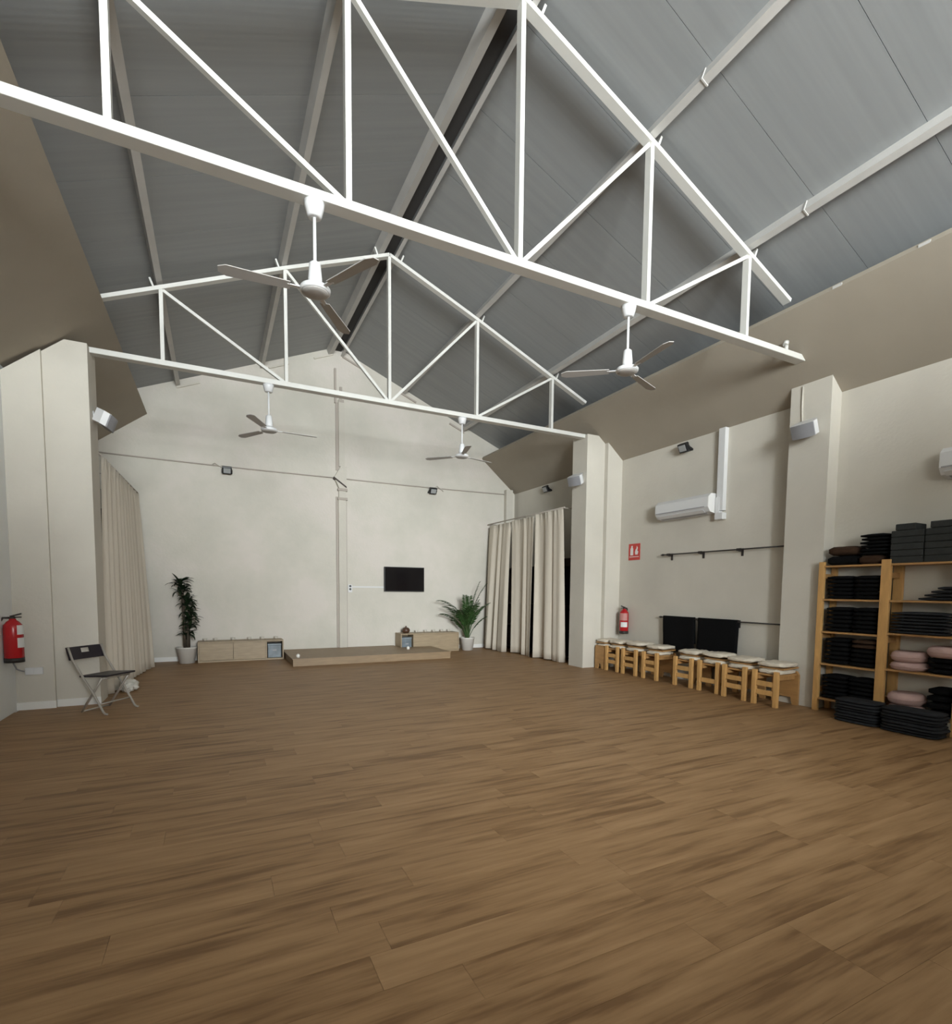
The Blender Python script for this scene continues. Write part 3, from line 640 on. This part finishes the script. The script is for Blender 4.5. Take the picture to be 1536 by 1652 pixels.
# ------------------------------------------------------------------ folding chair
def fchair():
    t = thing('folding_chair', 'black folding chair with grey tubular legs in front of the pillar', 'chair', (-1.12, 7.10, 0), 0.93); t.scale = (.96, .96, .96)
    # local: x lateral, -y front
    w2 = .215
    for s in (-1, 1):
        x = s*w2
        bm = NB(); tube(bm, [(x, .29, .765), (x, .235, .62), (x, .10, .42), (x, -.03, .24), (x, -.155, .03), (x, -.18, .012), (x, -.205, .012)], .0125, 8); obj('long_leg', bm, CHAIRS, t)
        bm = NB(); x2 = s*(w2-.03); tube(bm, [(x2, -.125, .425), (x2, .02, .22), (x2, .17, .012)], .0125, 8); obj('short_leg', bm, CHAIRS, t)
    for y, z, ww in ((.168, .02, w2-.03), (-.10, .12, w2), (-.125, .41, w2-.03)):
        bm = NB(); tube(bm, [(-ww, y, z), (ww, y, z)], .009, 8); obj('crossbar', bm, CHAIRS, t)
    bm = NB()
    n = 10; L1 = []
    def bp(u, v):   # panel surface with a slight curve; u -1..1 lateral, v 0..1 up
        return Vector((u*.235, .245+.045*v+.02*(1-u*u), .615+.145*v))
    us = [-1, -.8, -.5, -.2, .27, .5, .75, 1.0]; vs_ = [0, .3, .5, .86, 1.0]
    for th in (0, .014):
        L1.append([[bm.verts.new(bp(u, v)+Vector((0, th, 0))) for v in vs_] for u in us])
    hole = {(3, 2)}
    for i in range(len(us)-1):
        for j in range(len(vs_)-1):
            if (i, j) in hole:
                continue
            for k in (0, 1):
                g = L1[k]; bm.faces.new((g[i][j], g[i+1][j], g[i+1][j+1], g[i][j+1]))
            for (a, b_, ni, nj) in (((i, j), (i+1, j), i, j-1), ((i, j+1), (i+1, j+1), i, j+1), ((i, j), (i, j+1), i-1, j), ((i+1, j), (i+1, j+1), i+1, j)):
                out = ni < 0 or nj < 0 or ni >= len(us)-1 or nj >= len(vs_)-1 or (ni, nj) in hole
                if out: bm.faces.new((L1[0][a[0]][a[1]], L1[0][b_[0]][b_[1]], L1[1][b_[0]][b_[1]], L1[1][a[0]][a[1]]))
    obj('backrest', bm, CHAIRB, t)
    bm = NB(); bx(bm, (0, -.015, .437), (.40, .37, .022), Matrix.Rotation(math.radians(-3), 3, 'X'), .007); obj('seat', bm, CHAIRB, t)
fchair()

# ------------------------------------------------------------------ fire extinguishers, signs, socket
def extinguisher(loc, rz, label, h=.50, r=.078):
    t = thing('fire_extinguisher', label, 'extinguisher', loc, rz)
    bm = NB(); lathe(bm, [(0, 0), (r*.93, 0), (r*.95, .012), (r, .016), (r, h*.70), (r*.93, h*.77), (r*.62, h*.84), (r*.36, h*.875), (r*.34, h*.90), (0, h*.90)], seg=28); obj('cylinder', bm, RED, t)
    bm = NB(); lathe(bm, [(r*1.02, .0), (r*1.02, .05), (0, .05)], seg=28); obj('foot_ring', bm, BLACKM, t)
    bm = NB(); lathe(bm, [(.022, h*.885), (.026, h*.93), (.018, h*.95), (0, h*.95)], seg=14); obj('valve', bm, BLACKM, t)
    bm = NB(); beam(bm, (-.02, 0, h*.945), (.075, 0, h*1.0), .016, .022); beam(bm, (.0, 0, h*.925), (.075, 0, h*.93), .012, .02); obj('handle', bm, BLACKM, t)
    bm = NB(); tube(bm, [(-.02, 0, h*.92), (-.075, -.02, h*.92), (-r-.018, -.02, h*.82), (-r-.018, -.01, h*.6), (-r-.014, 0, h*.42)], .011, 8); obj('hose', bm, BLACKM, t)
    def decal(n, z0, z1, a0, a1, m):
        bm = NB(); k = 10; R_ = r+.0015; rows_ = []
        for i in range(k+1):
            a = a0+(a1-a0)*i/k; rows_.append([bm.verts.new((R_*math.cos(a), R_*math.sin(a), z)) for z in (z0, z1)])
        for A, B in zip(rows_, rows_[1:]): bm.faces.new((A[0], B[0], B[1], A[1]))
        o = obj(n, bm, m, t); md = o.modifiers.new('thickness', 'SOLIDIFY'); md.thickness = .002; md.offset = 1
    return t, decal
t, decal = extinguisher((-1.945, 7.18, .585), 0.0, 'red fire extinguisher on the wall beside the pillar and folding chair', .52, .085)
decal('label', .30, .40, -.95, .2, PAPER); decal('label', .16, .265, -.95, .1, PAPER)
t, decal = extinguisher((6.63, 7.26, .64), PI, 'red fire extinguisher on the wall above the end of the stool row', .50, .08)
decal('instruction_label', .24, .37, -.2, 1.6, PAPER2); decal('label', .12, .21, 0.1, 1.6, PAPER)
def fire_sign(loc, rz, label):
    t = thing('fire_sign', label, 'sign', loc, rz)          # local: faces -y
    box('plate', (-.14, -.006, -.145), (.14, 0, .145), SIGNRED, t)
    bm = NB(); lohi(bm, (-.095, -.009, -.06), (-.025, -.006, .055)); prism(bm, [(-.095, .055), (-.025, .055), (-.045, .085), (-.075, .085)], 'y', -.009, -.006); lohi(bm, (-.075, -.009, .085), (-.04, -.006, .11)); obj('pictogram', bm, SIGNWHITE, t)
    bm = NB(); prism(bm, [(.03, -.05), (.085, -.05), (.10, -.0), (.075, .02), (.085, .07), (.06, .105), (.055, .06), (.035, .04), (.02, -.01)], 'y', -.009, -.006); obj('flame', bm, SIGNWHITE, t)
    bm = NB(); lohi(bm, (-.115, -.008, -.092), (.115, -.006, -.082)); obj('rule', bm, SIGNWHITE, t)
    return t
fire_sign((XR, 7.14, 2.11), -PI/2, 'red fire extinguisher sign above the extinguisher at the stool row')
fire_sign((XL, 6.86, 2.10), PI/2, 'red sign at the picture edge above the extinguisher by the folding chair')
s = thing('low_socket', 'white socket box low on the pillar beside the extinguisher', 'socket', (-1.86, 7.50, .44))
box('faceplate', (-.08, -.025, -.04), (.08, 0, .04), PLAST, s, .004); box('lid', (-.07, -.032, -.032), (0, -.025, .032), PLAST, s)
bm = NB(); tube(bm, [(-1.99, 7.30, .60), (-2.0, 7.34, .55), (-1.99, 7.40, .48), (-1.97, 7.475, .45), (-1.945, 7.482, .44)], .008, 6); tag(obj('grey_lead', bm, GREYPL), 'grey lead curling from behind the extinguisher down to the low socket', 'cable')

# ------------------------------------------------------------------ air conditioners
def aircon(y0, y1, label, duct):
    a = thing('air_conditioner', label, 'air conditioner', (XR, (y0+y1)/2, 2.72)); L = (y1-y0)/2
    prof = [(0, -.15), (0, .14), (-.16, .14), (-.215, .09), (-.22, -.06), (-.17, -.125), (-.06, -.15)]
    bm = NB(); prism(bm, [(x, z) for x, z in prof], 'y', -L, L); obj('casing', bm, PLAST, a)
    bm = NB(); beam(bm, (-.226, -L+.05, -.055), (-.226, L-.02, -.055), .006, .014, ref=(0, 0, 1)); obj('front_seam', bm, GREYPL, a)
    bm = NB(); beam(bm, (-.185, -L+.08, -.115), (-.185, L-.04, -.115), .07, .008, ref=(.7, 0, 1)); obj('louvre', bm, PLAST, a)
    bm = NB(); beam(bm, (-.13, -L+.08, -.142), (-.13, L-.06, -.142), .05, .006, ref=(.3, 0, 1)); obj('outlet', bm, GREYPL, a)
    bm = NB(); prism(bm, prof, 'y', -L-.012, -L); obj('end_cap', bm, WHITE, a)
    if duct:
        d = thing('pipe_trunking', 'white pipe trunking rising from the air conditioner to the sloped board', 'trunking', (XR, y0-.09, 0))
        box('upright', (-.075, -.055, 2.60), (0, .055, 3.79), PLAST, d, .004); box('elbow', (-.09, -.07, 2.47), (0, .07, 2.57), PLAST, d, .01); box('coupling', (-.08, .0, 2.57), (0, .07, 2.80), PLAST, d, .005)
aircon(5.44, 6.46, 'white air conditioner with pipe trunking above the wall rails', True)
aircon(1.70, 2.69, 'white air conditioner at the picture edge above the shelves', False)

# ------------------------------------------------------------------ wall rails and hanging cloths
def wall_rail(z, label):
    t = thing('wall_rail', label, 'rail', (XR, 5.35, z)); o_ = -.085
    bm = NB(); tube(bm, [(o_, -1.08, 0), (o_, 1.02, 0)], .010, 8); obj('rod', bm, BLACKM, t)
    bm = NB(); tube(bm, [(o_, 1.02, 0), (o_, 1.05, 0), (o_, 1.09, 0)], [.014, .018, .004], 8); obj('finial', bm, BLACKM, t)
    for y in (.92, .30, -.36):
        bm = NB(); beam(bm, (o_, y, -.018), (0, y, -.018), .02, .016); lohi(bm, (-.012, y-.015, -.09), (0, y+.015, .02)); lohi(bm, (o_-.015, y-.03, -.02), (o_+.015, y+.03, .016)); obj('bracket', bm, BLACKM, t)
wall_rail(2.01, 'upper black iron rail on the wall, nothing hanging on it')
wall_rail(.985, 'lower black iron rail on the wall, black cloths hanging on it')
def hang(y0, y1, zb, label, seed):
    rr = random.Random(seed); bm = NB(); n = 16; xr = XR-.085; prof = []
    m = 14
    for j in range(m+1): prof.append((-.013-.012*min(1, j/4)*.5, .99-(.99-zb)*(1-j/m) if False else zb+(1.0-zb)*j/m))
    path = [(-.016, z) for _, z in prof]+[(-.008, 1.012), (.008, 1.012)]+[(.016, z) for _, z in prof[::-1] if z > zb+.14]
    g = []
    for i in range(n+1):
        u = i/n; y = y0+(y1-y0)*u; g.append([bm.verts.new((xr+px-.006*math.sin(9*u+seed)*(1.0-z)*2*(1 if px < 0 else 0), y+.02*(1-(z-zb)/.55)*math.sin(6*z+seed), z)) for px, z in path])
    for a, b_ in zip(g, g[1:]):
        for k in range(len(path)-1): bm.faces.new((a[k], b_[k], b_[k+1], a[k+1])).smooth = True
    o = tag(obj('hanging_cloth', bm, BLKFAB), label, 'cloth'); md = o.modifiers.new('thickness', 'SOLIDIFY'); md.thickness = .006
hang(5.70, 6.33, .44, 'black cloth on the lower rail, nearer the extinguisher', 1)
hang(4.95, 5.63, .30, 'wider black cloth on the lower rail, nearer the shelves', 4)

# ------------------------------------------------------------------ stools
def soft_slab(bm, a, b, seed, amp=.010, n=9):
    """cushion between corners a and b with a rounded, uneven outline"""
    c = [(a[i]+b[i])/2 for i in range(3)]; s = [(b[i]-a[i])/2 for i in range(3)]
    k0 = len(bm.verts); r = bmesh.ops.create_cube(bm, size=2.0); 
    es = list({e for v in r['verts'] for e in v.link_edges}); bmesh.ops.subdivide_edges(bm, edges=es, cuts=n-1, use_grid_fill=True)
    bm.verts.ensure_lookup_table()
    for v in bm.verts[k0:]:
        q = v.co.copy(); rx, ry, rz = abs(q.x), abs(q.y), abs(q.z)
        p_ = 5.0; nn = (rx**p_+ry**p_)**(1/p_); m_ = max(rx, ry)
        if m_ > 0: q.x, q.y = q.x*m_/max(nn, 1e-6)*1.0, q.y*m_/max(nn, 1e-6)*1.0
        edge = max(0.0, (m_-.72)/.28); q.z *= (1-.55*edge**2)
        n_ = NZ.noise(Vector((q.x*3+seed*7.1, q.y*3, q.z*2)))*amp
        v.co = Vector((c[0]+q.x*s[0]+n_*.6, c[1]+q.y*s[1]+n_*.6, c[2]+q.z*s[2]+n_))
    for f in bm.faces: f.smooth = True
def stool(x, y, W, L, label, rev=False, rungs=2, seed=0, lift=0.0):
    """front frame of two legs and rungs at local x=0, solid cut-out panel at x=L"""
    t = thing('pine_stool', label, 'stool', (x, y, 0), PI if rev else 0.0, 'pine stools along the wall')
    if rev: t.location.x += L
    h = .44; lw = .058
    for s in (-1, 1):
        bm = NB(); bx(bm, (.022, s*(W/2-lw/2), h/2), (.044, lw, h), None, .006); obj('leg', bm, PINE, t)
    for z in ((.165, .275) if rungs == 2 else (.165,)):
        bm = NB(); bx(bm, (.022, 0, z), (.026, W-2*lw+.01, .062), None, .003); obj('rung', bm, PINE, t)
    bm = NB(); a = W/2   # solid end with arched foot cut-out
    poly = [(-a, 0), (-a, h-.06), (-a+.03, h-.015), (a-.03, h-.015), (a, h-.06), (a, 0), (a-.07, 0), (a-.095, .09), (-a+.095, .09), (-a+.07, 0)]
    prism(bm, poly, 'x', L-.03, L); obj('end_panel', bm, PINED, t)
    bm = NB(); bx(bm, (L/2+.02, 0, h-.055), (L-.05, W-.05, .022), None, .003); obj('seat_board', bm, PINED, t)
    bm = NB(); lohi(bm, (.04, -W/2+.05, h-.115), (L-.03, -W/2+.07, h-.066)); obj('side_rail', bm, PINED, t)
    bm = NB(); lohi(bm, (.04, W/2-.07, h-.115), (L-.03, W/2-.05, h-.066)); obj('side_rail', bm, PINED, t)
    bm = NB(); soft_slab(bm, (.05, -W/2+.02, h-.046), (L-.01, W/2-.02, h+.012), seed); obj('lower_pad', bm, FLEECE, t)
    bm = NB(); bx(bm, (L/2+.06, 0, h+.028), (L-.14, W-.03, .018), Matrix.Rotation(math.radians(-2), 3, 'Y')); obj('top_board', bm, PINED, t)
    bm = NB(); soft_slab(bm, (.06, -W/2-.005, h+.042+lift), (L, W/2+.005, h+.10+lift), seed+3, .014); obj('sheepskin_pad', bm, FLEECE, t)
    return t
ST = [(6.06, 4.13, .345), (6.10, 4.59, .36), (6.14, 5.03, .36), (6.16, 5.49, .355), (6.17, 6.16, .34), (6.19, 6.65, .36), (6.20, 7.09, .34)]
names = ['pine stool with sheepskin pad next to the shelves, at the end of the row', 'second pine stool with sheepskin pad counting from the shelves', 'third pine stool from the shelves, single lower rung', 'fourth pine stool from the shelves, before the wide gap in the row',
         'fifth pine stool from the shelves, just after the wide gap in the row', 'sixth pine stool from the shelves, sheepskin pad on top', 'seventh pine stool from the shelves, beside the turned one']
for k, (x, y, W) in enumerate(ST): stool(x, y, W, (.42 if y < 6.4 else .45) if k else .44, names[k], rungs=1 if k == 2 else 2, seed=k, lift=.006*(k % 3))
stool(6.22, 7.42, .25, .46, 'turned pine stool by the far pillar, showing its solid panel', rev=True, seed=9)

# ------------------------------------------------------------------ shelving with mats, blocks and cushions
SX, SD = 6.42, .295
sh = thing('shelving_unit', 'pine shelving unit filled with mats and cushions against the wall', 'shelf', (SX, 3.06, 0))
SY0, SY1, SYM = -.66, .66, .0
for (y, wd) in ((.665, .06), (.0, .09), (-.665, .06)):
    for x in (.022, SD-.022):
        bm = NB(); bx(bm, (x, y, .885), (.044, wd, 1.77), None, .004); obj('post', bm, PINE, sh)
    for z in (.25, .9, 1.6):
        bm = NB(); bx(bm, (SD/2, y, z), (SD-.09, wd*.4, .06)); obj('side_rail', bm, PINED, sh)
ZS = [.16, .575, .955, 1.335, 1.725]
ZS2 = [.16, .60, .985, 1.335, 1.725]
for zs, (a, b) in ((ZS, (.047, .635)), (ZS2, (-.635, -.047))):
    for z in zs:
        bm = NB(); lohi(bm, (.004, a, z-.02), (SD-.004, b, z)); obj('shelf_board', bm, PINED, sh)
def folded(name, x0, x1, y0, y1, z0, h, m, label, cat, group, layers=3, seed=0):
    t = thing(name, label, cat, ((x0+x1)/2, (y0+y1)/2, z0), 0, group); lh = h/layers; rr = random.Random(seed*13+5)
    for k in range(layers):
        bm = NB(); j = [rr.uniform(-.008, .008) for _ in range(4)]
        soft_slab(bm, (-(x1-x0)/2+j[0], -(y1-y0)/2+j[1], lh*k+.0005), ((x1-x0)/2+j[2]*.3, (y1-y0)/2+j[3], lh*(k+1)-.0005), seed+k*1.7, .0012, 5); obj('fold', bm, m, t)
    return t
LV = ['lowest', 'second', 'third', 'fourth']
for i in range(4):
    z = ZS[i]; hh = [.29, .31, .29, .27][i]
    for side, (y0, y1) in (('pillar', (3.40, 3.68)), ('post', (3.115, 3.39))):
        for k in range(3):
            m = BRNFAB if (i == 1 and side == 'post' and k == 2) else BLKFAB
            folded('folded_blanket', SX+.02, SX+.27, y0, y1, z+.001+k*hh/3, hh/3-.002, m, f"{['bottom','middle','top'][k]} {'brown' if m is BRNFAB else 'black'} folded blanket, {LV[i]} shelf, {side} side of the narrow bay", 'blanket', 'folded blankets in the bay beside the pillar', 2, i*9+k)
# on top
def bolster(y0, y1, z0, h, m, label):
    bm = NB(); soft_slab(bm, (SX+.01, y0, z0), (SX+.28, y1, z0+h), y0*3, .004, 8); return tag(obj('bolster', bm, m), label, 'cushion')
bolster(3.36, 3.69, 1.726, .105, BLKFAB, 'black bolster on the shelving top under the brown one'); bolster(3.365, 3.685, 1.840, .10, BRNFAB, 'dark brown rounded bolster topmost beside the pillar')
bolster(3.115, 3.35, 1.726, .10, BRNFAB, 'reddish brown block on the shelving top under black blankets')
for k in range(3): folded('folded_blanket', SX+.01, SX+.27, 3.06, 3.35, 1.828+.078*k, .075, BLKFAB, ['lowest', 'middle', 'highest'][k]+' black blanket piled on the brown block atop the shelving', 'blanket', 'black blankets on the shelving top', 2, 40+k)
def block(y0, y1, z0, label, x0=.01):
    bm = NB(); lohi(bm, (SX+x0, y0, z0), (SX+x0+.22, y1, z0+.066), .008); return tag(obj('yoga_block', bm, GRYFOAM), label, 'block', 'grey foam blocks on the shelving top')
for k in range(5):
    block(2.745, 3.035, 1.727+.068*k, ORD[k]+' grey foam block up in the pile beside the black blankets')
    block(2.44, 2.735, 1.727+.068*k, ORD[k]+' grey foam block up in the pile at the picture edge')
block(2.82, 3.0, 1.727+.068*5, 'smaller grey foam block topping the pile beside the black blankets')
block(2.44, 2.70, 1.727+.068*5, 'topmost grey foam block of the pile at the picture edge')
# wide bay
for k in range(4):
    folded('folded_blanket', SX+.02, SX+.27, 2.42+.0*k, 2.78-.05*k, ZS2[3]+.001+.036*k, .035, GRYFAB, ['lowest', 'second', 'third', 'top'][k]+' charcoal blanket in the small sloping pile under the foam blocks', 'blanket', 'charcoal blankets under the foam blocks', 1, 60+k)
for k in range(7):
    folded('folded_mat', SX-.02, SX+.27, 2.50, 3.00, ZS2[2]+.001+.033*k, .032, GRYFAB, ORD[k]+' charcoal mat up in the pile at mid height of the wide bay', 'mat', 'charcoal mats at mid height', 1, 70+k)
def zafu(x, y, z, r, h, label):
    t = thing('round_cushion', label, 'cushion', (x, y, z), 0, 'pink round cushions')
    bm = NB(); lathe(bm, [(0, 0), (r*.78, 0), (r*.95, h*.2), (r, h*.5), (r*.95, h*.8), (r*.78, h), (r*.2, h*.97), (0, h*.95)], seg=30); obj('body', bm, PINK, t)
    bm = NB(); bmesh.ops.create_circle(bm, radius=1, segments=4); bm.clear()
    pts = [(r*1.003*math.cos(2*PI*k/30), r*1.003*math.sin(2*PI*k/30), h*.5) for k in range(31)]; tube(bm, pts, .004, 5); obj('seam', bm, PINK, t)
zafu(SX+.13, 2.845, ZS2[1]+.001, .165, .085, 'flat dusty pink cushion under another on the wide bay shelf'); zafu(SX+.13, 2.85, ZS2[1]+.088, .16, .11, 'dusty pink round cushion upper of the pair on the wide bay shelf')
folded('folded_blanket', SX+.01, SX+.28, 2.43, 2.66, ZS2[1]+.001, .165, BLKFAB, 'black folded blankets beneath the pink cushion at the picture edge', 'blanket', None, 3, 90)
zafu(SX+.13, 2.53, ZS2[1]+.168, .165, .11, 'dusty pink round cushion on black blankets at the picture edge')
zafu(SX+.12, 2.845, ZS2[0]+.001, .155, .075, 'flattened pink cushion lowest in the wide bay, behind the floor mats'); zafu(SX+.12, 2.85, ZS2[0]+.078, .165, .12, 'plump pink round cushion on the lowest shelf of the wide bay')
folded('folded_blanket', SX+.03, SX+.28, 2.43, 2.66, ZS2[0]+.001, .30, BLKFAB, 'tall black blanket bundle on the lowest shelf at the picture edge', 'blanket', None, 4, 95)
# mats on the floor
for k in range(8):
    a = .012*math.sin(k*2.1); folded('floor_mat', 6.12+a, 6.40, 2.93+a, 3.36+a, .001+.031*k, .030, GRYFAB, ORD[k]+' charcoal folded mat up from the floor in the pile nearer the stools', 'mat', 'charcoal mats on the floor, pile nearer the stools', 1, 100+k)
for k in range(8):
    a = .012*math.sin(k*1.7+1); folded('floor_mat', 6.10+a, 6.40, 2.40+a, 2.90+a, .001+.031*k, .030, GRYFAB, ORD[k]+' charcoal folded mat up from the floor in the pile by the picture edge', 'mat', 'charcoal mats on the floor, pile by the picture edge', 1, 120+k)
